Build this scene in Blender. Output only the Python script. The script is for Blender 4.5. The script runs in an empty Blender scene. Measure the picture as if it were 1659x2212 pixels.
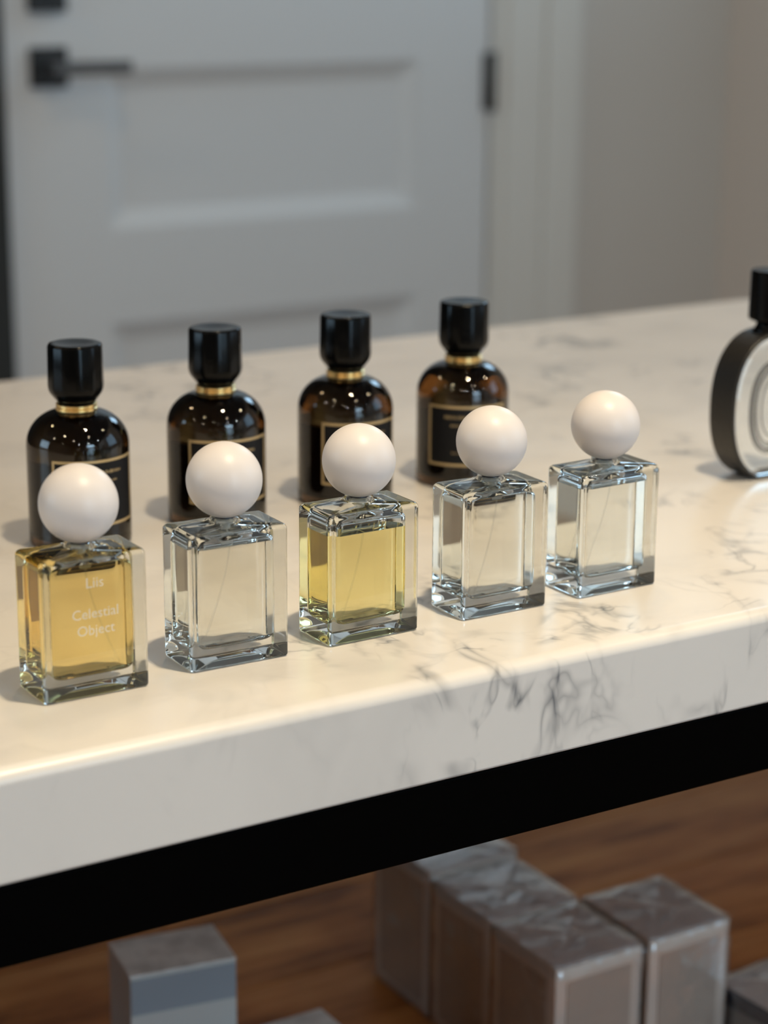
import bpy, bmesh, math, random
from mathutils import Vector, Matrix, noise

S = bpy.context.scene
COL = S.collection
random.seed(7)
TOP = 0.85                      # height of the counter top above the floor

# ------------------------------------------------------------------ camera
cam_d = bpy.data.cameras.new('camera')
cam = bpy.data.objects.new('camera', cam_d); COL.objects.link(cam)
rx, dn, fw = Vector((0.8518, -0.5238, 0.0068)), Vector((-0.1359, -0.2335, -0.9628)), Vector((0.5059, 0.8192, -0.2701))
M = Matrix((rx, -dn, -fw)).transposed().to_4x4()
M.translation = (-0.6, -0.833, 0.367 + TOP)
cam.matrix_world = M
cam_d.sensor_fit = 'VERTICAL'; cam_d.sensor_height = 36.0; cam_d.sensor_width = 36.0
cam_d.lens = 4534.5 / 2212 * 36
cam_d.clip_start = 0.02; cam_d.clip_end = 60
cam_d.dof.use_dof = True
cam_d.dof.focus_distance = 1.115
cam_d.dof.aperture_fstop = 5.5
S.camera = cam

# ------------------------------------------------------------------ world, exposure
S.view_settings.view_transform = 'Standard'
S.view_settings.look = 'None'
S.view_settings.gamma = 1.0
S.view_settings.use_curve_mapping = False
S.view_settings.exposure = -0.15
w = bpy.data.worlds.new('world'); S.world = w; w.use_nodes = True
w.node_tree.nodes['Background'].inputs[0].default_value = (0.55, 0.75, 1.0, 1)
w.node_tree.nodes['Background'].inputs[1].default_value = 1.0
cy = S.cycles
cy.use_denoising = True
cy.use_light_tree = False
cy.max_bounces = 12; cy.transmission_bounces = 12; cy.transparent_max_bounces = 10
cy.diffuse_bounces = 3; cy.glossy_bounces = 5; cy.caustics_reflective = False
cy.use_adaptive_sampling = True; cy.adaptive_threshold = 0.04
cy.sample_clamp_indirect = 6.0; cy.blur_glossy = 0.4

# ------------------------------------------------------------------ lights
WARM = (1.0, 0.81, 0.54)
NEUT = (1.0, 0.82, 0.60)
DAY = (0.55, 0.80, 1.0)
WHITE = (0.97, 0.97, 1.0)
AMBER = (1.0, 0.72, 0.42)
COOL = (0.50, 0.76, 1.0)

def area(name, loc, rot, sx, sy, power, col):
    l = bpy.data.lights.new(name, 'AREA'); l.shape = 'RECTANGLE'; l.size = sx; l.size_y = sy
    l.energy = power; l.color = col
    o = bpy.data.objects.new(name, l); COL.objects.link(o); o.location = loc; o.rotation_euler = rot
    return o
R = math.radians
# daylight through the shop's windows: the glazed entrance behind the camera, two windows in the right wall, one in the left wall; the strip above the entrance is added fill
area('entrance_daylight', (0.35, -4.96, 1.05), (R(90), 0, 0), 1.5, 2.0, 42, DAY)
area('added_fill_light', (0.35, -4.96, 2.45), (R(90), 0, 0), 1.5, 0.5, 46, DAY)  # added fill that brightens the box tops and slab front
area('transom_daylight', (2.09, 1.75, 2.08), (0, R(90), 0), 0.6, 0.8, 11, COOL)
area('side_daylight', (2.09, -1.0, 1.70), (0, R(90), 0), 1.2, 1.2, 10, COOL)
area('left_daylight', (-3.96, 1.35, 1.75), (0, R(-90), 0), 1.3, 1.6, 36, DAY)
# recessed downlights: x, y, beam power, radiance of the lens, colour
DOWNLIGHTS = [(0.12, -0.37, 132, 420, WARM), (-1.58, -0.46, 80, 240, WARM), (0.18, -1.62, 90, 200, NEUT), (1.55, -0.39, 32, 240, WARM),
              (0.34, 0.86, 22, 220, AMBER), (-1.10, 1.45, 34, 220, AMBER), (-2.90, 0.16, 0, 260, NEUT), (-3.4, -1.6, 0, 260, NEUT),
              (1.55, -2.9, 0, 360, WHITE), (-1.6, -2.0, 60, 200, NEUT), (-1.6, -3.6, 0, 360, WHITE), (0.1, -3.3, 0, 360, WHITE)]

# ------------------------------------------------------------------ materials
MATS = {}
def mat(name, color=(0.8, 0.8, 0.8), rough=0.5, metal=0.0, trans=0.0, ior=1.5, spec=0.5, coat=0.0, alpha=1.0, sss=0.0):
    if name in MATS: return MATS[name]
    m = bpy.data.materials.new(name); m.use_nodes = True
    p = m.node_tree.nodes['Principled BSDF']
    p.inputs['Base Color'].default_value = (*color, 1)
    p.inputs['Roughness'].default_value = rough
    p.inputs['Metallic'].default_value = metal
    p.inputs['Transmission Weight'].default_value = trans
    p.inputs['IOR'].default_value = ior
    p.inputs['Specular IOR Level'].default_value = spec
    p.inputs['Coat Weight'].default_value = coat
    p.inputs['Alpha'].default_value = alpha
    if sss:
        p.inputs['Subsurface Weight'].default_value = sss
        p.inputs['Subsurface Radius'].default_value = (0.004, 0.003, 0.002)
    MATS[name] = m
    return m
def nodes(m):
    return m.node_tree.nodes, m.node_tree.links, m.node_tree.nodes['Principled BSDF']
def noise_bump(m, scale, strength, dist=0.001, detail=3):
    n, l, p = nodes(m)
    tc = n.new('ShaderNodeTexCoord'); t = n.new('ShaderNodeTexNoise'); b = n.new('ShaderNodeBump')
    t.inputs['Scale'].default_value = scale; t.inputs['Detail'].default_value = detail
    b.inputs['Strength'].default_value = strength; b.inputs['Distance'].default_value = dist
    l.new(tc.outputs['Object'], t.inputs['Vector']); l.new(t.outputs['Fac'], b.inputs['Height']); l.new(b.outputs['Normal'], p.inputs['Normal'])
def noise_color(m, stops, scale, detail=4, stretch=(1, 1, 1), rough=0.6):
    n, l, p = nodes(m)
    tc = n.new('ShaderNodeTexCoord'); mp = n.new('ShaderNodeMapping'); t = n.new('ShaderNodeTexNoise'); r = n.new('ShaderNodeValToRGB')
    mp.inputs['Scale'].default_value = stretch
    t.inputs['Scale'].default_value = scale; t.inputs['Detail'].default_value = detail; t.inputs['Roughness'].default_value = rough
    while len(r.color_ramp.elements) < len(stops): r.color_ramp.elements.new(0.5)
    for e, (pos, c) in zip(r.color_ramp.elements, stops): e.position = pos; e.color = (*c, 1)
    l.new(tc.outputs['Object'], mp.inputs['Vector']); l.new(mp.outputs[0], t.inputs['Vector']); l.new(t.outputs['Fac'], r.inputs['Fac']); l.new(r.outputs[0], p.inputs['Base Color'])

def glass(name, color, ior, rough=0.0):
    m = bpy.data.materials.new(name); m.use_nodes = True
    n, l = m.node_tree.nodes, m.node_tree.links
    n.remove(n['Principled BSDF'])
    g = n.new('ShaderNodeBsdfGlass'); g.inputs['Color'].default_value = (*color, 1); g.inputs['IOR'].default_value = ior; g.inputs['Roughness'].default_value = rough
    l.new(g.outputs[0], n['Material Output'].inputs[0])
    MATS[name] = m
    return m

def marble():
    m = mat('white_veined_marble', rough=0.30, spec=0.4); n, l, p = nodes(m)
    tc = n.new('ShaderNodeTexCoord')
    def mapping(rot, sc, loc=(0, 0, 0)):
        mp = n.new('ShaderNodeMapping'); mp.inputs['Rotation'].default_value = rot; mp.inputs['Scale'].default_value = sc; mp.inputs['Location'].default_value = loc
        l.new(tc.outputs['Object'], mp.inputs['Vector']); return mp
    def tex(mp, scale, detail, rough, dist):
        t = n.new('ShaderNodeTexNoise'); t.inputs['Scale'].default_value = scale; t.inputs['Detail'].default_value = detail
        t.inputs['Roughness'].default_value = rough; t.inputs['Distortion'].default_value = dist
        l.new(mp.outputs[0], t.inputs['Vector']); return t.outputs['Fac']
    def math_(op, a, b=None, clamp=False):
        x = n.new('ShaderNodeMath'); x.operation = op; x.use_clamp = clamp
        for i, v in enumerate((a, b)):
            if v is None: continue
            if isinstance(v, (int, float)): x.inputs[i].default_value = v
            else: l.new(v, x.inputs[i])
        return x.outputs[0]
    def vein(fac, width):          # 1 on the ridge line of a noise field, 0 away from it
        d = math_('ABSOLUTE', math_('SUBTRACT', fac, 0.5))
        return math_('SUBTRACT', 1.0, math_('DIVIDE', d, width), True)
    def smooth(fac, a, b):
        r = n.new('ShaderNodeMapRange'); r.interpolation_type = 'SMOOTHSTEP'
        r.inputs['From Min'].default_value = a; r.inputs['From Max'].default_value = b
        l.new(fac, r.inputs['Value']); return r.outputs[0]
    m1 = mapping((0.0, 0.45, 0.55), (1.5, 1.5, 1.0), (3.1, 0.4, 0.2))
    m2 = mapping((0.0, 0.6, 0.35), (1.6, 1.3, 1.0), (0.7, 5.0, 1.0))
    v1 = math_('POWER', vein(tex(m1, 10, 3, 0.5, 0.7), 0.055), 1.6)
    v2 = math_('POWER', vein(tex(m2, 16, 3, 0.5, 0.7), 0.050), 1.6)
    sx = n.new('ShaderNodeSeparateXYZ'); l.new(tc.outputs['Object'], sx.inputs[0])
    mk = smooth(math_('ADD', math_('MULTIPLY', math_('SUBTRACT', smooth(sx.outputs['X'], -0.20, 0.10), smooth(sx.outputs['Y'], 0.03, 0.22)), 0.20), tex(mapping((0, 0, 0.6), (1, 1, 1), (2.0, 1.0, 0.0)), 5.5, 2, 0.5, 0.3)), 0.50, 0.66)
    mk2 = smooth(tex(mapping((0, 0, 0), (1, 1, 1), (9.0, 4.0, 0.0)), 20, 2, 0.5, 0.3), 0.43, 0.60)
    cloud = smooth(tex(mapping((0.2, 0.1, 0.5), (1, 1.8, 1)), 6, 4, 0.55, 0.6), 0.42, 0.75)
    fine = math_('MULTIPLY', v2, math_('MULTIPLY', mk2, mk))
    big = math_('MULTIPLY', v1, math_('MULTIPLY', mk2, math_('ADD', 0.14, mk)))
    tot = math_('ADD', math_('MULTIPLY', big, 0.50), math_('MULTIPLY', fine, 0.50))
    tot = math_('ADD', tot, math_('MULTIPLY', cloud, 0.16), True)
    mix = n.new('ShaderNodeMix'); mix.data_type = 'RGBA'
    mix.inputs['A'].default_value = (0.76, 0.725, 0.68, 1); mix.inputs['B'].default_value = (0.19, 0.195, 0.205, 1)
    l.new(tot, mix.inputs['Factor']); l.new(mix.outputs['Result'], p.inputs['Base Color'])
    return m
marble()
glass('clear_glass', (0.985, 0.995, 0.99), 1.5, 0.025)
glass('yellow_perfume', (0.96, 0.86, 0.57), 1.36 / 1.5)
glass('yellow_perfume_surface', (0.97, 0.92, 0.70), 1.36)
glass('lime_perfume', (0.95, 0.90, 0.64), 1.36 / 1.5)
glass('lime_perfume_surface', (0.95, 0.93, 0.72), 1.36)
glass('pale_perfume', (0.97, 0.97, 0.95), 1.36 / 1.5)
glass('pale_perfume_surface', (0.98, 0.99, 0.97), 1.36)
mat('amber_glass', (0.185, 0.078, 0.02), rough=0.04, trans=1.0, ior=1.5)
mat('dark_perfume', (0.006, 0.003, 0.0015), rough=0.4, spec=0.2)
mat('ball_white', (0.77, 0.71, 0.675), rough=0.38, spec=0.4)
mat('black_gloss', (0.002, 0.002, 0.002), rough=0.2, spec=0.16)
mat('black_collar', (0.01, 0.01, 0.02), rough=0.3)
mat('gold', (0.95, 0.68, 0.30), rough=0.28, metal=1.0)
mat('gold_print', (0.50, 0.36, 0.18), rough=0.4, metal=0.3)
mat('label_black', (0.006, 0.006, 0.007), rough=0.55, spec=0.2)
mat('print_white', (0.95, 0.90, 0.80), rough=0.6, alpha=0.42)
mat('tube_plastic', (0.9, 0.88, 0.8), rough=0.2, alpha=0.10)
mat('pump_plastic', (0.85, 0.86, 0.84), rough=0.25, alpha=0.35)
mat('black_steel', (0.0006, 0.0006, 0.0006), rough=0.5, spec=0.02)
mat('band_black', (0.012, 0.011, 0.010), rough=0.42, spec=0.5); noise_bump(MATS['band_black'], 420, 0.9, 0.0006)
mat('print_grey', (0.10, 0.095, 0.09), rough=0.6, alpha=0.6)
mat('wall_paint', (0.60, 0.56, 0.51), rough=0.75, spec=0.2); noise_bump(MATS['wall_paint'], 180, 0.1, 0.0005)
mat('right_wall_paint', (0.72, 0.63, 0.55), rough=0.75, spec=0.2)
mat('charcoal_paint', (0.035, 0.037, 0.036), rough=0.7, spec=0.2)
mat('shop_wall_paint', (0.30, 0.27, 0.24), rough=0.8, spec=0.2)
mat('ceiling_paint', (0.16, 0.15, 0.145), rough=0.9, spec=0.1)
mat('door_paint', (0.68, 0.69, 0.69), rough=0.42, spec=0.4)
mat('casing_paint', (0.69, 0.67, 0.62), rough=0.5, spec=0.3)
mat('black_hardware', (0.008, 0.008, 0.008), rough=0.4)
mat('lever_metal', (0.11, 0.11, 0.11), rough=0.4, metal=0.5)
mat('hinge_metal', (0.05, 0.05, 0.047), rough=0.5, metal=0.3)
mat('carton_taupe', (0.60, 0.52, 0.45), rough=0.6, spec=0.3); noise_bump(MATS['carton_taupe'], 300, 0.05, 0.0003)
mat('carton_panel', (0.40, 0.335, 0.28), rough=0.6, spec=0.3)
mat('carton_grey', (0.46, 0.46, 0.44), rough=0.5, spec=0.4)
mat('carton_slate', (0.24, 0.27, 0.30), rough=0.5, spec=0.4)
mat('carton_lid_lightened', rough=0.55, spec=0.35); noise_color(MATS['carton_lid_lightened'], [(0.35, (0.55, 0.53, 0.50)), (0.6, (0.78, 0.76, 0.72))], 40, 4)  # lid grey lightened to make up for weak light on the tops
mat('carton_top_painted_light', (0.84, 0.84, 0.86), rough=0.45)  # light from above put into the colour of the box tops
mat('carton_navy', (0.03, 0.045, 0.08), rough=0.5)
mat('window_frame_white', (0.7, 0.7, 0.7), rough=0.5)
mat('trim_ring_white', (0.7, 0.7, 0.68), rough=0.5)
mat('shelf_wood', rough=0.5, spec=0.12); noise_color(MATS['shelf_wood'], [(0.32, (0.13, 0.036, 0.010)), (0.5, (0.50, 0.18, 0.048)), (0.68, (0.66, 0.28, 0.085))], 7, 6, (0.55, 4.0, 4.0), 0.65)
mat('floor_wood', rough=0.5, spec=0.4); noise_color(MATS['floor_wood'], [(0.3, (0.16, 0.09, 0.05)), (0.6, (0.34, 0.21, 0.12)), (0.8, (0.44, 0.29, 0.17))], 3, 6, (0.4, 5.0, 5.0))
def cellophane():
    m = bpy.data.materials.new('cellophane'); m.use_nodes = True
    n, l = m.node_tree.nodes, m.node_tree.links; n.remove(n['Principled BSDF'])
    t = n.new('ShaderNodeBsdfTransparent'); g = n.new('ShaderNodeBsdfGlossy'); mx = n.new('ShaderNodeMixShader'); f = n.new('ShaderNodeLayerWeight'); pw = n.new('ShaderNodeMath'); sc = n.new('ShaderNodeMath')
    b = n.new('ShaderNodeBump'); tc = n.new('ShaderNodeTexCoord'); tx = n.new('ShaderNodeTexNoise')
    t.inputs[0].default_value = (0.98, 0.98, 0.985, 1); g.inputs['Roughness'].default_value = 0.10; g.inputs['Color'].default_value = (1, 1, 1, 1)
    f.inputs['Blend'].default_value = 0.5; pw.operation = 'POWER'; pw.inputs[1].default_value = 3.5; sc.operation = 'MULTIPLY_ADD'; sc.inputs[1].default_value = 0.75; sc.inputs[2].default_value = 0.12
    l.new(f.outputs['Facing'], pw.inputs[0]); l.new(pw.outputs[0], sc.inputs[0])
    tx.inputs['Scale'].default_value = 45; tx.inputs['Detail'].default_value = 3; tx.inputs['Distortion'].default_value = 0.8
    b.inputs['Strength'].default_value = 0.4; b.inputs['Distance'].default_value = 0.005
    l.new(tc.outputs['Object'], tx.inputs['Vector']); l.new(tx.outputs['Fac'], b.inputs['Height'])
    l.new(b.outputs[0], g.inputs['Normal']); l.new(b.outputs[0], f.inputs['Normal'])
    l.new(sc.outputs[0], mx.inputs[0]); l.new(t.outputs[0], mx.inputs[1]); l.new(g.outputs[0], mx.inputs[2]); l.new(mx.outputs[0], n['Material Output'].inputs[0])
    MATS['cellophane'] = m
cellophane()
def emitter(name, col, strength):
    m = bpy.data.materials.new(name); m.use_nodes = True
    n, l = m.node_tree.nodes, m.node_tree.links; n.remove(n['Principled BSDF'])
    e = n.new('ShaderNodeEmission'); e.inputs[0].default_value = (*col, 1); e.inputs[1].default_value = strength
    l.new(e.outputs[0], n['Material Output'].inputs[0]); MATS[name] = m
    return m

# ------------------------------------------------------------------ mesh helpers
def obj(name, bm, mats, parent=None, loc=None, smooth=False, rotz=0.0):
    me = bpy.data.meshes.new(name); bm.to_mesh(me); bm.free()
    for k in (mats if isinstance(mats, (list, tuple)) else [mats]): me.materials.append(MATS[k])
    if smooth:
        for p in me.polygons: p.use_smooth = True
    o = bpy.data.objects.new(name, me); COL.objects.link(o)
    if parent: o.parent = parent
    if loc is not None: o.location = loc
    if rotz: o.rotation_euler = (0, 0, rotz)
    return o
def thing(name, label, cat, loc=(0, 0, 0), rotz=0.0, group=None):
    o = bpy.data.objects.new(name, None); COL.objects.link(o); o.empty_display_size = 0.02
    o.location = loc; o.rotation_euler = (0, 0, rotz); o['label'] = label; o['category'] = cat
    if group: o['group'] = group
    return o
def structure(o, label):
    o['kind'] = 'structure'; o['label'] = label
    return o
def box(bm, x0, x1, y0, y1, z0, z1, bev=0.0, seg=2):
    g = bmesh.ops.create_cube(bm, size=1.0)
    vs = g['verts']
    for v in vs: v.co = Vector(((x0 + x1) / 2 + v.co.x * (x1 - x0), (y0 + y1) / 2 + v.co.y * (y1 - y0), (z0 + z1) / 2 + v.co.z * (z1 - z0)))
    if bev:
        es = list({e for v in vs for e in v.link_edges})
        bmesh.ops.bevel(bm, geom=es, offset=bev, segments=seg, affect='EDGES', profile=0.5)
    return bm
def boxm(*a, **k): return box(bmesh.new(), *a, **k)
def lathe(prof, n=72, bm=None, cap=True):
    bm = bm or bmesh.new(); rings = []
    for r, z in prof:
        if r < 1e-6: rings.append([bm.verts.new((0, 0, z))])
        else: rings.append([bm.verts.new((r * math.cos(2 * math.pi * i / n), r * math.sin(2 * math.pi * i / n), z)) for i in range(n)])
    for a, b in zip(rings, rings[1:]):
        for i in range(n):
            j = (i + 1) % n
            if len(a) == 1 and len(b) == 1: continue
            if len(a) == 1: bm.faces.new((a[0], b[j], b[i]))
            elif len(b) == 1: bm.faces.new((a[i], a[j], b[0]))
            else: bm.faces.new((a[i], a[j], b[j], b[i]))
    return bm
def rrect(hx, hy, r, nc=7, e=0.0004):
    """rounded rectangle, counter-clockwise, with support points on the flats"""
    r = min(r, hx - 1e-5, hy - 1e-5); pts = []
    for k, (sx, sy) in enumerate(((1, 1), (-1, 1), (-1, -1), (1, -1))):
        cx, cy_ = sx * (hx - r), sy * (hy - r); a0 = k * math.pi / 2
        arc = [(cx + r * math.cos(a0 + t * math.pi / 2 / nc), cy_ + r * math.sin(a0 + t * math.pi / 2 / nc)) for t in range(nc + 1)]
        t0 = (math.sin(a0), -math.cos(a0)); t1 = (-math.sin(a0 + math.pi / 2), math.cos(a0 + math.pi / 2))
        lim0 = (hy - r if k % 2 == 0 else hx - r); lim1 = (hx - r if k % 2 == 0 else hy - r)
        e0, e1 = min(e, lim0 * 0.4), min(e, lim1 * 0.4)
        pts.append((arc[0][0] + t0[0] * e0, arc[0][1] + t0[1] * e0)); pts += arc
        pts.append((arc[-1][0] + t1[0] * e1, arc[-1][1] + t1[1] * e1))
    return pts
def loft(secs, bm=None, cap0=True, cap1=True, flip=False, mi=0, mi1=None):
    """secs: (z, hx, hy, r); consecutive rounded rectangles joined"""
    bm = bm or bmesh.new(); rings = []
    for z, hx, hy, r in secs: rings.append([bm.verts.new((x, y, z)) for x, y in rrect(hx, hy, r)])
    fs = []; n = len(rings[0])
    for a, b in zip(rings, rings[1:]):
        for i in range(n):
            j = (i + 1) % n; f = bm.faces.new((a[i], a[j], b[j], b[i])); f.material_index = mi; fs.append(f)
    def fan(ring, up, m):
        c = bm.verts.new(sum((v.co for v in ring), Vector()) / n)
        for i in range(n):
            j = (i + 1) % n
            f = bm.faces.new((ring[i], ring[j], c) if up else (ring[j], ring[i], c)); f.material_index = m; fs.append(f)
    if cap0: fan(rings[0], False, mi)
    if cap1: fan(rings[-1] if mi1 is None else [bm.verts.new(v.co) for v in rings[-1]], True, mi if mi1 is None else mi1)
    if flip: bmesh.ops.reverse_faces(bm, faces=fs)
    return bm
def tube(pts, r, n=10, bm=None):
    bm = bm or bmesh.new(); rings = []
    for k, p in enumerate(pts):
        p = Vector(p); d = (Vector(pts[min(k + 1, len(pts) - 1)]) - Vector(pts[max(k - 1, 0)])).normalized()
        u = d.orthogonal().normalized() if k == 0 else (u - d * u.dot(d)).normalized()
        v = d.cross(u); rings.append([bm.verts.new(p + r * (u * math.cos(2 * math.pi * i / n) + v * math.sin(2 * math.pi * i / n))) for i in range(n)])
    for a, b in zip(rings, rings[1:]):
        for i in range(n): bm.faces.new((a[i], a[(i + 1) % n], b[(i + 1) % n], b[i]))
    bm.faces.new(rings[0][::-1]); bm.faces.new(rings[-1])
    return bm
def copy_tree(o, parent=None):
    c = o.copy(); COL.objects.link(c); c.parent = parent
    for ch in o.children: copy_tree(ch, c)
    return c

# ------------------------------------------------------------------ the room
XL, XR, YF, YB, ZC = -4.0, 2.0975, -5.0, 2.3, TOP + 1.97
DX0, DX1, DZ1 = 0.638, 1.5455, 2.10       # the door leaf
structure(obj('floor', boxm(XL, XR, YF, YB, -0.05, 0.0), 'floor_wood'), 'brown wooden shop floor under the display counter')
structure(obj('ceiling', boxm(XL, XR, YF, YB, ZC, ZC + 0.05), 'ceiling_paint'), 'plain painted shop ceiling')
bm = bmesh.new()
box(bm, DX1 + 0.03, XR + 0.1, YB, YB + 0.12, 0, ZC); box(bm, DX0 - 0.008, DX1 + 0.03, YB, YB + 0.12, DZ1 + 0.03, ZC)
structure(obj('wall_back', bm, 'wall_paint'), 'greige painted wall to the right of the door')
structure(obj('wall_back_left', boxm(XL - 0.1, DX0 - 0.008, YB - 0.02, YB + 0.12, 0, ZC), 'charcoal_paint'), 'charcoal wall strip left of the door')
def holed_wall(name, axis, pos, lo, hi, holes, m, label):
    """wall across x (axis 'y') or y (axis 'x') with rectangular window openings (a0, a1, z0, z1)"""
    bm = bmesh.new(); t0, t1 = pos
    def put(a0, a1, z0, z1):
        if a1 - a0 < 1e-4 or z1 - z0 < 1e-4: return
        if axis == 'x': box(bm, t0, t1, a0, a1, z0, z1)
        else: box(bm, a0, a1, t0, t1, z0, z1)
    a = lo
    for h in sorted(holes):
        put(a, h[0], 0, ZC); zs = [0] + list(h[2:]) + [ZC]; a = h[1]
        for q0, q1 in zip(zs[0::2], zs[1::2]): put(h[0], h[1], q0, q1)
    put(a, hi, 0, ZC)
    return structure(obj(name, bm, m), label)
holed_wall('wall_right', 'x', (XR, XR + 0.1), YF, YB + 0.12, [(1.35, 2.15, 1.78, 2.38), (-1.6, -0.4, 1.1, 2.3)], 'right_wall_paint', 'warm taupe wall at the right edge beyond the corner')
holed_wall('wall_left', 'x', (XL - 0.1, XL), YF, YB - 0.02, [(0.55, 2.15, 1.1, 2.4)], 'shop_wall_paint', 'shop wall on the left, out of view')
holed_wall('wall_front', 'y', (YF - 0.1, YF), XL - 0.1, XR + 0.1, [(-0.4, 1.1, 0.05, 2.05, 2.2, 2.7)], 'shop_wall_paint', 'shop wall behind the camera with the glazed entrance')
def window(name, axis, pos, a0, a1, z0, z1, label):
    t = bpy.data.objects.new(name, None); COL.objects.link(t); structure(t, label)
    fw_ = 0.04
    for (p0, p1, q0, q1) in ((a0, a1, z0, z0 + fw_), (a0, a1, z1 - fw_, z1), (a0, a0 + fw_, z0 + fw_, z1 - fw_), (a1 - fw_, a1, z0 + fw_, z1 - fw_), ((a0 + a1) / 2 - 0.015, (a0 + a1) / 2 + 0.015, z0 + fw_, z1 - fw_)):
        b = boxm(pos[0], pos[1], p0, p1, q0, q1) if axis == 'x' else boxm(p0, p1, pos[0], pos[1], q0, q1)
        obj('window_frame', b, 'window_frame_white', t)
    pm_ = (pos[0] + pos[1]) / 2
    obj('window_pane', boxm(pm_ - 0.002, pm_ + 0.002, a0 + 0.03, a1 - 0.03, z0 + 0.03, z1 - 0.03) if axis == 'x' else boxm(a0 + 0.03, a1 - 0.03, pm_ - 0.002, pm_ + 0.002, z0 + 0.03, z1 - 0.03), 'clear_glass', t)
window('window_1', 'x', (XR + 0.01, XR + 0.05), 1.35, 2.15, 1.78, 2.38, 'high transom window in the right wall')
window('window_2', 'x', (XR + 0.01, XR + 0.05), -1.6, -0.4, 1.1, 2.3, 'window in the right wall beside the counter')
window('window_3', 'x', (XL - 0.05, XL - 0.01), 0.55, 2.15, 1.1, 2.4, 'window in the left wall')
window('window_4', 'y', (YF - 0.05, YF - 0.01), -0.4, 1.1, 0.05, 2.05, 'glazed shop entrance behind the camera')
window('added_fill_window', 'y', (YF - 0.05, YF - 0.01), -0.4, 1.1, 2.2, 2.7, 'added fill-light window band high behind the camera')  # opening added to go with the fill light

# ---- panel door, parallel to the counter
door = bpy.data.objects.new('door_1', None); COL.objects.link(door); door.location = (DX0, YB, 0)
structure(door, 'pale grey panelled door with black lever handle and hinges'); door['kind'] = 'structure'
W = DX1 - DX0; PX0, PX1 = 0.807 - DX0, 1.398 - DX0
pz = [TOP + 0.139 - 0.4105 * k for k in (-2, -1, 0, 1, 2)]       # panel tops
obj('door_stile', boxm(0, PX0, 0.0, 0.045, 0.008, DZ1), 'door_paint', door)
obj('door_stile', boxm(PX1, W, 0.0, 0.045, 0.008, DZ1), 'door_paint', door)
edges = []
PH = 0.2545
tops = [(z, z - PH) for z in pz if z < DZ1 - 0.06 and z - PH > 0.12]
lims = [DZ1] + [v for t in tops for v in t] + [0.008]
for z1, z0 in zip(lims[0::2], lims[1::2]):
    obj('door_rail', boxm(PX0, PX1, 0.0, 0.045, z0, z1), 'door_paint', door)
for z1, z0 in tops:
    bm = bmesh.new(); d, s = 0.014, 0.026
    def rect(i, y): return [bm.verts.new(c) for c in ((PX0 + i, y, z0 + i), (PX1 - i, y, z0 + i), (PX1 - i, y, z1 - i), (PX0 + i, y, z1 - i))]
    a, b, c = rect(0, 0.003), rect(s, d), rect(s + 0.004, d + 0.002)
    for p, q in ((a, b), (b, c)):
        for i in range(4): bm.faces.new((p[i], p[(i + 1) % 4], q[(i + 1) % 4], q[i]))
    bm.faces.new(c)
    bk = rect(0, 0.042); bm.faces.new(bk[::-1])
    for i in range(4): bm.faces.new((bk[i], bk[(i + 1) % 4], a[(i + 1) % 4], a[i]))
    obj('door_panel', bm, 'door_paint', door)
# lever set and deadbolt
lv = obj('lever_handle', boxm(0.0709 - 0.031, 0.0709 + 0.031, -0.012, 0, TOP + 0.1464 - 0.031, TOP + 0.1464 + 0.031, bev=0.002), 'black_hardware', door)
obj('lever', box(box(bmesh.new(), 0.0709 - 0.011, 0.0709 + 0.011, -0.055, -0.012, TOP + 0.1464 - 0.011, TOP + 0.1464 + 0.011, bev=0.002), 0.0709 - 0.011, 0.192, -0.058, -0.046, TOP + 0.1464 - 0.010, TOP + 0.1464 + 0.010, bev=0.002), 'lever_metal', lv)
db = obj('deadbolt', boxm(0.0709 - 0.031, 0.0709 + 0.031, -0.016, 0, TOP + 0.2311, TOP + 0.2311 + 0.062, bev=0.002), 'black_hardware', door)
obj('thumb_turn', boxm(0.0709 - 0.016, 0.0709 + 0.016, -0.035, -0.016, TOP + 0.258, TOP + 0.266, bev=0.002), 'black_hardware', db)
for zc in (TOP + 0.098, TOP + 0.098 + 0.85, 0.25):
    h = obj('hinge', lathe([(0, -0.052), (0.008, -0.052), (0.008, 0.052), (0, 0.052)], 20), 'hinge_metal', door, (W + 0.004, -0.006, zc), True)
    obj('hinge_leaf', boxm(-0.016, 0.014, 0.0015, 0.0055, -0.05, 0.05), 'hinge_metal', h)
# casing right of the door, in two steps
structure(obj('trim_1', boxm(DX1 + 0.006, DX1 + 0.033, YB - 0.006, YB + 0.12, 0, DZ1 + 0.03), 'casing_paint'), 'door jamb on the hinge side')
structure(obj('trim_2', box(box(bmesh.new(), DX1 + 0.033, 1.660, YB - 0.014, YB, 0, DZ1 + 0.11, bev=0.003), 1.660, 1.735, YB - 0.022, YB, 0, DZ1 + 0.11, bev=0.005), 'casing_paint'), 'off-white stepped door casing between door and taupe wall')
structure(obj('trim_3', boxm(DX0 - 0.008, 1.735, YB - 0.014, YB, DZ1 + 0.032, DZ1 + 0.11, bev=0.003), 'casing_paint'), 'off-white head casing above the door')

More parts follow.
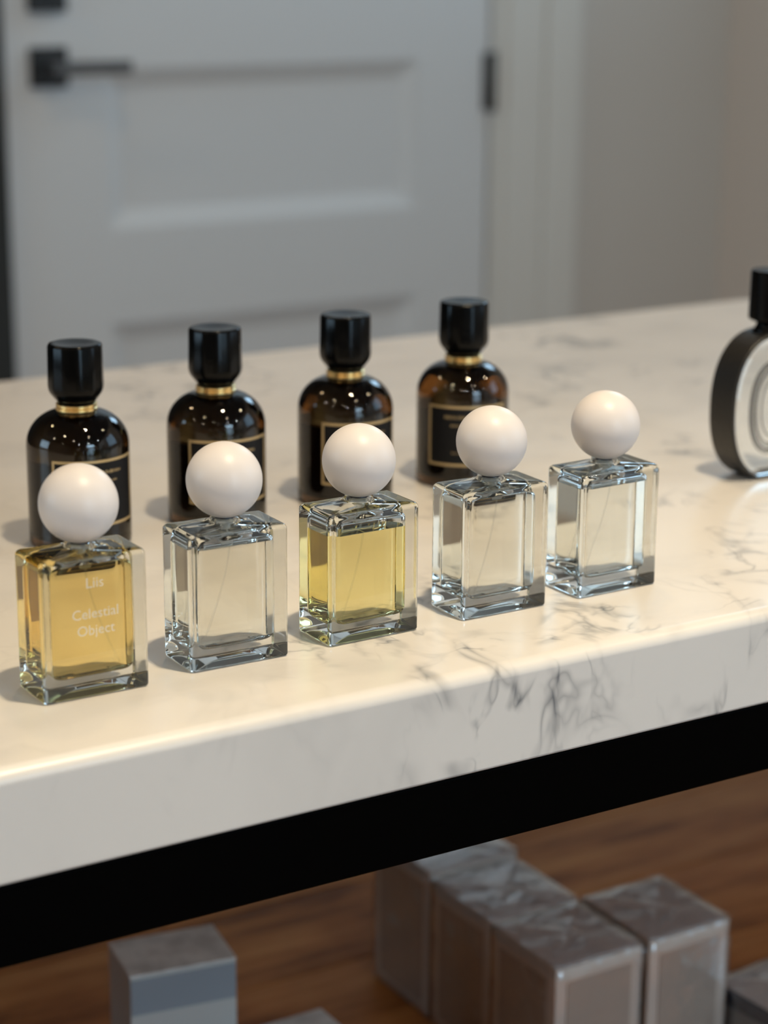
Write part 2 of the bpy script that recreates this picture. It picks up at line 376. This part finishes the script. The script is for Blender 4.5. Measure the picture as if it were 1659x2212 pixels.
# ---- recessed downlights
for i, (x, y, pw, st, col) in enumerate(DOWNLIGHTS):
    t = thing('ceiling_downlight', 'small round recessed ceiling downlight', 'ceiling light', (x, y, ZC), 0, 'recessed ceiling downlights')
    emitter('downlight_%d' % i, col, st)
    obj('trim_ring', lathe([(0.05, -0.001), (0.07, -0.001), (0.072, -0.003), (0.07, -0.006), (0.052, -0.006), (0.05, -0.001)], 32), 'trim_ring_white', t, None, True)
    obj('lens', lathe([(0.05, -0.002), (0, -0.002)][::-1], 12), 'downlight_%d' % i, t)
    if not pw: continue
    l = bpy.data.lights.new('downlight_beam', 'SPOT'); l.energy = pw; l.color = col; l.spot_size = R(56); l.spot_blend = 0.9; l.shadow_soft_size = 0.045
    lo_ = bpy.data.objects.new('downlight_beam', l); COL.objects.link(lo_); lo_.location = (x, y, ZC - 0.012)

# ------------------------------------------------------------------ the display counter
CX0, CX1, CD = -1.3, 1.75, 0.786
ct = thing('display_counter', 'long display counter with thick white marble top on a black steel frame', 'counter')
bm = boxm(CX0, CX1, 0, CD, TOP - 0.0562, TOP)
for (axis_z, off, seg) in ((TOP, 0.0075, 6), (TOP - 0.0562, 0.002, 2)):
    es = [e for e in bm.edges if all(abs(v.co.z - axis_z) < 1e-6 for v in e.verts)]
    bmesh.ops.bevel(bm, geom=es, offset=off, segments=seg, affect='EDGES', profile=0.5)
top = obj('marble_top', bm, 'white_veined_marble', ct)
for p in top.data.polygons: p.use_smooth = True
wn = top.modifiers.new('wn', 'WEIGHTED_NORMAL'); wn.mode = 'FACE_AREA'; wn.weight = 100
RZ1, RZ0 = TOP - 0.0562, TOP - 0.0977
obj('front_rail', boxm(CX0 + 0.02, CX1 - 0.02, 0.001, 0.042, RZ0, RZ1, bev=0.0012), 'black_steel', ct)
obj('back_rail', boxm(CX0 + 0.02, CX1 - 0.02, CD - 0.045, CD - 0.004, RZ0, RZ1, bev=0.0012), 'black_steel', ct)
for x in (CX0 + 0.02, CX1 - 0.061):
    obj('side_rail', boxm(x, x + 0.041, 0.042, CD - 0.045, RZ0, RZ1, bev=0.0012), 'black_steel', ct)
    for y in (0.001, CD - 0.045):
        obj('leg', boxm(x, x + 0.041, y, y + 0.041, 0, RZ0, bev=0.0012), 'black_steel', ct)
SH = TOP - 0.46
py = 0.006; k = 0
while py < CD - 0.02:
    wd = min(0.128, CD - 0.006 - py)
    x0 = CX0 + 0.062
    cuts = [CX0 + 0.062, [-0.35, 0.55, 0.18, -0.6, 0.4, 0.1, -0.2][k % 7], CX1 - 0.062]
    for a, b in zip(cuts, cuts[1:]):
        o = obj('shelf_plank', boxm(a + 0.0008 - (a + b) / 2, b - 0.0008 - (a + b) / 2, 0.0006, wd - 0.0006, -0.022, 0, bev=0.001, seg=1), 'shelf_wood', ct, ((a + b) / 2, py, SH))
    py += wd; k += 1
obj('shelf_bearer', boxm(CX0 + 0.062, CX1 - 0.062, 0.01, 0.03, SH - 0.055, SH - 0.0225), 'black_steel', ct)
obj('shelf_bearer', boxm(CX0 + 0.062, CX1 - 0.062, CD - 0.03, CD - 0.01, SH - 0.055, SH - 0.0225), 'black_steel', ct)

# ------------------------------------------------------------------ square bottles with ball caps
BW, BD = 0.0562 / 2, 0.0326 / 2
def arc_secs(z0, zdir, r, inset0, hx, hy, cr, n=5, close=True):
    """sections of a rounded edge: radius r, ending at z0 (outermost plane)"""
    out = []
    for i in range(n + 1):
        a = math.pi / 2 * i / n
        out.append((z0 + zdir * (r - r * math.cos(a)) * -1 if False else z0 - zdir * (r - r * math.sin(math.pi / 2 - a)), hx - (r - r * math.sin(a)), hy - (r - r * math.sin(a)), max(cr - (r - r * math.sin(a)) * 0.6, 0.0004)))
    return out
def cavity_secs():
    hx, hy, cr = 0.0216, 0.0122, 0.0034
    s = [(0.0112, 0.004, 0.002, 0.001), (0.0107, 0.010, 0.005, 0.002)]
    r = 0.0042; z0 = 0.0096
    for i in range(7):
        a = math.pi / 2 * i / 6
        s.append((z0 + r - r * math.cos(a), hx - r + r * math.sin(a) - 0.0001 * (6 - i), hy - r + r * math.sin(a) - 0.0001 * (6 - i), cr))
    s += [(z0 + r + 0.0004, hx, hy, cr), (0.030, hx + 0.0002, hy + 0.0002, cr), (0.0605, hx, hy, cr), (0.0610, hx, hy, cr)]
    r = 0.0045; z1 = 0.0672
    for i in range(1, 6):
        a = math.pi / 2 * i / 6
        s.append((z1 - r + r * math.sin(a), hx - r + r * math.cos(a), hy - r + r * math.cos(a), cr))
    s += [(0.0680, 0.0125, 0.0075, 0.0050), (0.0692, 0.0068, 0.0066, 0.0062), (0.0700, 0.0056, 0.0056, 0.00555), (0.0735, 0.0054, 0.0054, 0.00535)]
    return s
def cut(secs, level):
    """split a section list at height level -> (below, above)"""
    lo, hi = [], []
    for k, s in enumerate(secs):
        if s[0] < level or k < 3: lo.append(s)
        else: hi.append(s)
    a, b = lo[-1], hi[0]; t = (level - a[0]) / (b[0] - a[0]); mid = tuple(p + (q - p) * t for p, q in zip(a, b))
    return lo + [mid], [mid] + hi
def outer_secs():
    cr = 0.0022; s = []
    s += [(0.0026, 0.006, 0.002, 0.001), (0.0023, 0.013, 0.0055, 0.001), (0.0014, 0.019, 0.0095, 0.001), (0.0002, BW - 0.0030, BD - 0.0030, 0.0012)]
    r = 0.0016
    for i in range(5):
        a = math.pi / 2 * i / 4
        s.append((r - r * math.cos(a), BW - r + r * math.sin(a), BD - r + r * math.sin(a), cr - (r - r * math.sin(a)) * 0.6))
    s += [(r + 0.0004, BW, BD, cr), (0.0685, BW, BD, cr)]
    r = 0.0026; z1 = 0.0716
    for i in range(7):
        a = math.radians(84) * i / 6
        s.append((z1 - r + r * math.sin(a), BW - r + r * math.cos(a), BD - r + r * math.cos(a), cr))
    s += [(0.07180, BW - 0.0032, BD - 0.0032, cr), (0.0727, 0.0165, 0.0105, 0.0040), (0.0734, 0.0100, 0.0090, 0.0070), (0.0742, 0.0078, 0.0078, 0.00775), (0.0752, 0.0076, 0.0076, 0.00755)]
    return s
def ball_profile(R_=0.0195, zc=0.0946, zcut=0.0757):
    pr = []; a0 = math.acos((zcut - zc) / -R_)
    pr.append((0.0, zcut + 0.012)); pr.append((0.0055, zcut + 0.012)); pr.append((0.0058, zcut + 0.0004))
    for i in range(41):
        a = -math.pi / 2 + a0 + (math.pi - a0) * i / 40
        pr.append((max(R_ * math.cos(a), 0.0), zc + R_ * math.sin(a)))
    return pr
def square_bottle(label, loc, rot, level, liquid, tube_to):
    t = thing('perfume_bottle', label, 'perfume bottle', loc, rot, 'square glass perfume bottles with white ball caps')
    lo, hi = cut(cavity_secs(), level)
    bm = loft(outer_secs()); loft(hi, bm, cap0=False, cap1=True, flip=True)
    g = obj('glass_body', bm, 'clear_glass', t, smooth=True)
    obj('perfume', loft(lo, mi=0, mi1=1), [liquid, liquid + '_surface'], t, smooth=True)
    obj('spray_collar', lathe([(0, 0.0752), (0.0052, 0.0752), (0.0052, 0.0758), (0.0045, 0.0758), (0.0045, 0.0872), (0, 0.0872)], 40), 'black_collar', t)
    obj('ball_cap', lathe(ball_profile(), 72), 'ball_white', t, smooth=True)
    obj('pump', lathe([(0, 0.0640), (0.0028, 0.0640), (0.0032, 0.0650), (0.0032, 0.0700), (0.0045, 0.0705), (0.0045, 0.0733), (0, 0.0733)], 24), 'pump_plastic', t, smooth=True)
    x1, y1, z1 = tube_to
    pts = []
    for i in range(17):
        u = i / 16; pts.append((x1 * u ** 1.5, y1 * u ** 1.5, 0.0638 + (z1 - 0.0638) * u))
    obj('dip_tube', tube(pts, 0.0006), 'tube_plastic', t, smooth=True)
    return t
SQ = [('square bottle of golden perfume with white lettering, nearest the left edge', (-0.2099, 0.0813), 0.1, 0.0668, 'yellow_perfume', (0.016, -0.003, 0.0125)),
      ('square bottle of clear perfume between the lettered golden and the pale yellow bottle', (-0.1281, 0.0857), -0.96, 0.0632, 'pale_perfume', (-0.012, 0.008, 0.0125)),
      ('square bottle of pale yellow perfume without lettering, middle of the five ball caps', (-0.0484, 0.0857), 1.08, 0.0590, 'lime_perfume', (-0.017, -0.007, 0.0125)),
      ('square bottle of clear perfume filled to the shoulder, right of the pale yellow one', (0.0362, 0.0857), -0.08, 0.0668, 'pale_perfume', (-0.017, -0.007, 0.0125)),
      ('square bottle of clear perfume at the right end of the ball-capped row', (0.1141, 0.0855), 0.99, 0.0626, 'pale_perfume', (-0.016, 0.004, 0.0125))]
bottles = [square_bottle(l, (p[0], p[1], TOP + 0.0001), R(a), lv_, q, tt) for l, p, a, lv_, q, tt in SQ]
# white print on the golden bottle
def lettering(txt, size, z, parent, x=0.0):
    c = bpy.data.curves.new('text', 'FONT'); c.body = txt; c.size = size; c.align_x = 'CENTER'; c.align_y = 'CENTER'; c.extrude = 0.00003; c.resolution_u = 3
    o = bpy.data.objects.new('text', c); COL.objects.link(o)
    me = bpy.data.meshes.new_from_object(o.evaluated_get(bpy.context.evaluated_depsgraph_get()))
    bpy.data.objects.remove(o)
    me.materials.clear(); me.materials.append(MATS['print_white'])
    o = bpy.data.objects.new('lettering', me); COL.objects.link(o); o.parent = parent
    o.location = (x, -BD - 0.00008, z); o.rotation_euler = (R(90), 0, 0)
    o['label'] = 'white printed lettering'
    return o
bpy.context.view_layer.update()
lettering('Liis', 0.0075, 0.0585, bottles[0])
lettering('Celestial', 0.0072, 0.0430, bottles[0])
lettering('Object', 0.0072, 0.0345, bottles[0])

# ------------------------------------------------------------------ dark bottles behind
def patch(r, a0, a1, z0, z1, bm=None, t=0.00018, n=None):
    """thin curved plate on a cylinder; angle 0 looks along -y"""
    bm = bm or bmesh.new(); n = n or max(1, int(abs(a1 - a0) / R(5)))
    rows = []
    for i in range(n + 1):
        a = a0 + (a1 - a0) * i / n
        rows.append([bm.verts.new((rr * math.sin(a), -rr * math.cos(a), z)) for rr, z in ((r, z0), (r + t, z0), (r + t, z1), (r, z1))])
    for p, q in zip(rows, rows[1:]):
        for j in range(4): bm.faces.new((p[j], q[j], q[(j + 1) % 4], p[(j + 1) % 4]))
    bm.faces.new(rows[0]); bm.faces.new(rows[-1][::-1])
    return bm
DR = 0.0313
def dark_proto():
    t = thing('perfume_flacon', '', 'perfume bottle', (0, 0, 0), 0, 'dark apothecary perfume bottles with black caps')
    pr = [(0, 0.0012), (0.024, 0.0), (0.0285, 0.0)]
    for i in range(1, 6): a = math.pi / 2 * i / 5; pr.append((DR - 0.0028 + 0.0028 * math.sin(a), 0.0028 - 0.0028 * math.cos(a)))
    pr += [(DR, 0.0034), (DR, 0.060)]
    for i in range(0, 17):
        a = math.radians(83) * i / 16; pr.append((0.0093 + 0.022 * math.cos(a), 0.061 + 0.0215 * math.sin(a)))
    pr += [(0.0115, 0.0826), (0, 0.0826)]
    obj('amber_glass_body', lathe(pr, 96), 'amber_glass', t, smooth=True)
    obj('dark_perfume', lathe([(0, 0.005), (0.024, 0.005), (0.0278, 0.008), (0.0278, 0.0530), (0.0274, 0.0535), (0, 0.0535)], 64), 'dark_perfume', t)
    obj('gold_neck_ring', lathe([(0, 0.0826), (0.0122, 0.0826), (0.0126, 0.0830), (0.0126, 0.0842), (0.0119, 0.0847), (0.0119, 0.0851), (0.0125, 0.0856), (0.0125, 0.0866), (0.0118, 0.0870), (0, 0.0870)], 72), 'gold', t, smooth=False)
    # lobed cap: chamfered foot, twelve shallow facets, dished top
    prof = [(0.0, 0.0871), (0.0105, 0.0871), (0.0116, 0.0880), (0.0138, 0.0907), (0.0157, 0.0932), (0.0166, 0.0952), (0.0170, 0.0978), (0.0168, 0.1050), (0.0165, 0.1218), (0.0160, 0.1230), (0.0148, 0.1234), (0.0110, 0.1231), (0.0060, 0.1224), (0.0, 0.1221)]
    bm = lathe(prof, 96)
    for v in bm.verts:
        rr = math.hypot(v.co.x, v.co.y)
        if rr > 0.012:
            a = math.atan2(v.co.y, v.co.x); s = 1 - 0.018 * (0.5 + 0.5 * math.cos(12 * a)); v.co.x *= s; v.co.y *= s
    obj('cap', bm, 'black_gloss', t, smooth=True)
    lb = obj('label', patch(DR + 0.0001, R(-52), R(52), 0.0165, 0.0572), 'label_black', t)
    g = R(2.6)
    for a0, a1, z0, z1 in ((R(-52), R(52), 0.0560, 0.0576), (R(-52), R(52), 0.0165, 0.0181), (R(-52), R(-52) + g, 0.0181, 0.0560), (R(52) - g, R(52), 0.0181, 0.0560)):
        obj('gold_border', patch(DR + 0.00025, a0, a1, z0, z1), 'gold_print', lb)
    bm = bmesh.new(); rnd = random.Random(3)
    for z, wd, h in ((0.0490, 30, 0.0022), (0.0438, 22, 0.0014), (0.0250, 20, 0.0012)):    # illegible lines of small print
        a = -wd
        while a < wd:
            patch(DR + 0.00025, R(a), R(a + rnd.uniform(0.5, 1.0)), z, z + h * rnd.uniform(0.7, 1.0), bm, n=1); a += rnd.uniform(1.5, 2.4)
    pm = obj('label_print', bm, 'gold_print', lb); pm['kind'] = 'stuff'
    return t
DK = [('dark amber bottle with black cap behind the golden lettered bottle', (-0.1075, 0.319), -1),
      ('dark amber bottle with black cap, second from the left of the back row', (-0.0111, 0.3233), -8),
      ('dark amber bottle with black cap behind the pale yellow square bottle', (0.0835, 0.3229), -7),
      ('dark amber bottle with black cap at the right end of the dark row', (0.1776, 0.3255), -26)]
proto = dark_proto()
for i, (l, p, a) in enumerate(DK):
    o = proto if i == 0 else copy_tree(proto)
    o.location = (p[0], p[1], TOP + 0.0001); o.rotation_euler = (0, 0, R(a)); o['label'] = l

# ------------------------------------------------------------------ oval bottle at the right edge
ov = thing('oval_perfume_bottle', 'flat oval glass bottle with black rim band and cap at the right edge', 'perfume bottle', (0.3648, 0.2325, TOP + 0.0001))
OA, OB, OZ, OT = 0.0382, 0.0515, 0.0502, 0.0125
def ell(a, b, n=96):
    pts = []
    for i in range(n):
        t = 2 * math.pi * i / n
        ct_, st_ = math.cos(t), math.sin(t); ex = 2 / 2.3
        z = OZ + b * math.copysign(abs(st_) ** ex, st_)
        pts.append((a * math.copysign(abs(ct_) ** ex, ct_), max(z, 0.0 + (OB - b) * 1.0)))
    return pts
def ell_loft(secs, closed=False, caps=True):
    bm = bmesh.new(); rings = [[bm.verts.new((x, y, z)) for x, z in ell(a, b)] for y, a, b in secs]; n = len(rings[0])
    pairs = list(zip(rings, rings[1:])) + ([(rings[-1], rings[0])] if closed else [])
    for p, q in pairs:
        for i in range(n): bm.faces.new((p[i], p[(i + 1) % n], q[(i + 1) % n], q[i]))
    if caps: bm.faces.new(rings[0][::-1]); bm.faces.new(rings[-1])
    bmesh.ops.recalc_face_normals(bm, faces=bm.faces)
    return bm
e = 0.0022
obj('glass_body', ell_loft([(-OT + 0.0006, OA - e - 0.0035, OB - e - 0.0035), (-OT + 0.0016, OA - e - 0.001, OB - e - 0.001), (-OT + 0.003, OA - e, OB - e), (OT - 0.003, OA - e, OB - e), (OT - 0.0016, OA - e - 0.001, OB - e - 0.001), (OT - 0.0006, OA - e - 0.0035, OB - e - 0.0035)]), 'clear_glass', ov, smooth=False)
obj('rim_band', ell_loft([(-OT, OA - e, OB - e), (-OT, OA - 0.0008, OB - 0.0008), (-OT + 0.001, OA, OB), (OT - 0.001, OA, OB), (OT, OA - 0.0008, OB - 0.0008), (OT, OA - e, OB - e)], closed=True, caps=False), 'band_black', ov, smooth=False)
obj('neck', lathe([(0, 0.0995), (0.012, 0.0995), (0.0095, 0.1030), (0.0080, 0.1055), (0.0080, 0.1090), (0, 0.1090)], 48), 'black_gloss', ov, smooth=True)
obj('cap', lathe([(0, 0.1085), (0.0120, 0.1085), (0.0135, 0.1095), (0.0137, 0.1105), (0.0134, 0.1415), (0.0126, 0.1428), (0, 0.1430)], 64), 'black_gloss', ov, smooth=False)
lab = obj('oval_label', ell_loft([(-OT - 0.0002, 0.0236, 0.0336), (-OT - 0.0002, 0.0228, 0.0328), (-OT + 0.0005, 0.0228, 0.0328), (-OT + 0.0005, 0.0236, 0.0336)], closed=True, caps=False), 'print_grey', ov)
for a_, b_, th in ((0.0222, 0.0320, 0.0022), (0.0188, 0.0283, 0.0008), (0.0172, 0.0265, 0.0006), (0.0130, 0.0215, 0.0008)):
    obj('label_ring', ell_loft([(-OT - 0.0002, a_, b_), (-OT - 0.0002, a_ - th, b_ - th), (-OT + 0.0005, a_ - th, b_ - th), (-OT + 0.0005, a_, b_)], closed=True, caps=False), 'print_grey', lab)

# ------------------------------------------------------------------ boxes on the shelf
def crinkle(bm, amp, sc, seed):
    for v in bm.verts:
        v.co += noise.noise_vector(v.co * sc + Vector((seed, seed * 1.7, 0))) * amp
def wrapped_box(label, x0, y0, w_, d_, h, rot=0.0, group='cellophane wrapped perfume boxes', body='carton_taupe', panel='carton_panel', seed=1.0):
    t = thing('perfume_box', label, 'box', (x0, y0, SH + 0.0008), R(rot), group)
    obj('carton', boxm(0.001, w_ - 0.001, 0.001, d_ - 0.001, 0, h - 0.001, bev=0.0008), body, t)
    obj('front_panel', boxm(0.011, w_ - 0.011, 0.0002, 0.0009, 0.010, h - 0.013), panel, t)
    obj('side_panel', boxm(0.0002, 0.0009, 0.011, d_ - 0.011, 0.010, h - 0.013), panel, t)
    obj('painted_light_top', boxm(0.003, w_ - 0.003, 0.003, d_ - 0.003, h - 0.0010, h - 0.0006), 'carton_top_painted_light', t)  # pale sheet added so the top looks better lit
    bm = boxm(0, w_, 0, d_, 0.0004, h)
    bmesh.ops.subdivide_edges(bm, edges=bm.edges, cuts=9, use_grid_fill=True)
    crinkle(bm, 0.0005, 60, seed)
    for v in bm.verts: v.co.x = min(max(v.co.x, -0.0004), w_ + 0.0004); v.co.y = min(max(v.co.y, -0.0004), d_ + 0.0004); v.co.z = max(v.co.z, 0.0)
    obj('cellophane_wrap', bm, 'cellophane', t, smooth=True)
    # envelope fold on the top: four flaps meeting in the middle, raised towards their seams
    c = (w_ / 2, d_ / 2)
    cs = [(0, 0), (w_, 0), (w_, d_), (0, d_)]
    for i in range(4):
        a, b = cs[i], cs[(i + 1) % 4]; bm = bmesh.new(); nn = 8; rows = []
        for k in range(nn):
            u = k / nn; rows.append([bm.verts.new((a[0] + (c[0] - a[0]) * u + (b[0] - a[0]) * (1 - u) * j / nn, a[1] + (c[1] - a[1]) * u + (b[1] - a[1]) * (1 - u) * j / nn, h + 0.0010 + 0.0022 * u * (1 if i % 2 else 0.6) * abs(math.sin(3 * u + i)) + 0.0006 * (j in (0, nn)))) for j in range(nn + 1)])
        for p, q in zip(rows, rows[1:]):
            for j in range(nn): bm.faces.new((p[j], p[j + 1], q[j + 1], q[j]))
        crinkle(bm, 0.0006, 90, seed + i * 3.1)
        for v in bm.verts: v.co.z = max(v.co.z, h + 0.0008)
        obj('cellophane_fold', bm, 'cellophane', t, smooth=True)
    return t
BH = 0.12
wrapped_box('tall taupe box in cellophane, rearmost of the column of three', 0.2070, 0.4035, 0.083, 0.083, BH + 0.004, seed=1.3)
wrapped_box('taupe box in cellophane, middle of the column of three on the wooden shelf', 0.2055, 0.3180, 0.080, 0.080, BH, seed=2.9)
wrapped_box('taupe box in cellophane, frontmost of the column of three', 0.2035, 0.2345, 0.079, 0.080, BH, seed=4.2)
wrapped_box('taupe box in cellophane with bluish glints, right of the frontmost of three', 0.2870, 0.2345, 0.077, 0.083, BH, seed=6.1)
wrapped_box('low navy box in cellophane cut off at the bottom right corner', 0.3720, 0.1750, 0.085, 0.080, 0.058, 4, body='carton_navy', panel='carton_slate', seed=8.0)
def plain_box(label, x0, y0, w_, d_, h, rot, lid):
    t = thing('gift_box', label, 'box', (x0, y0, SH + 0.0008), R(rot), 'plain grey cartons on the shelf')
    obj('carton', boxm(0, w_, 0, d_, 0, h - 0.0008, bev=0.001), 'carton_grey', t)
    obj('lid', boxm(-0.0003, w_ + 0.0003, -0.0003, d_ + 0.0003, h - 0.0006, h + 0.0008, bev=0.0004, seg=1), 'carton_lid_lightened', t)
    if lid: obj('painted_reflection', boxm(0.0005, w_ - 0.0005, -0.0006, 0.0006, h - 0.030, h - 0.003), 'carton_slate', t)  # bluish reflection painted as a strip below the lid
    return t
plain_box('grey carton with painted bluish reflection standing alone on the shelf at left', -0.0572, 0.3777, 0.078, 0.055, BH, -9, True)
plain_box('small low pale carton peeking in at the bottom edge', 0.010, 0.2905, 0.080, 0.077, 0.059, 0, False)
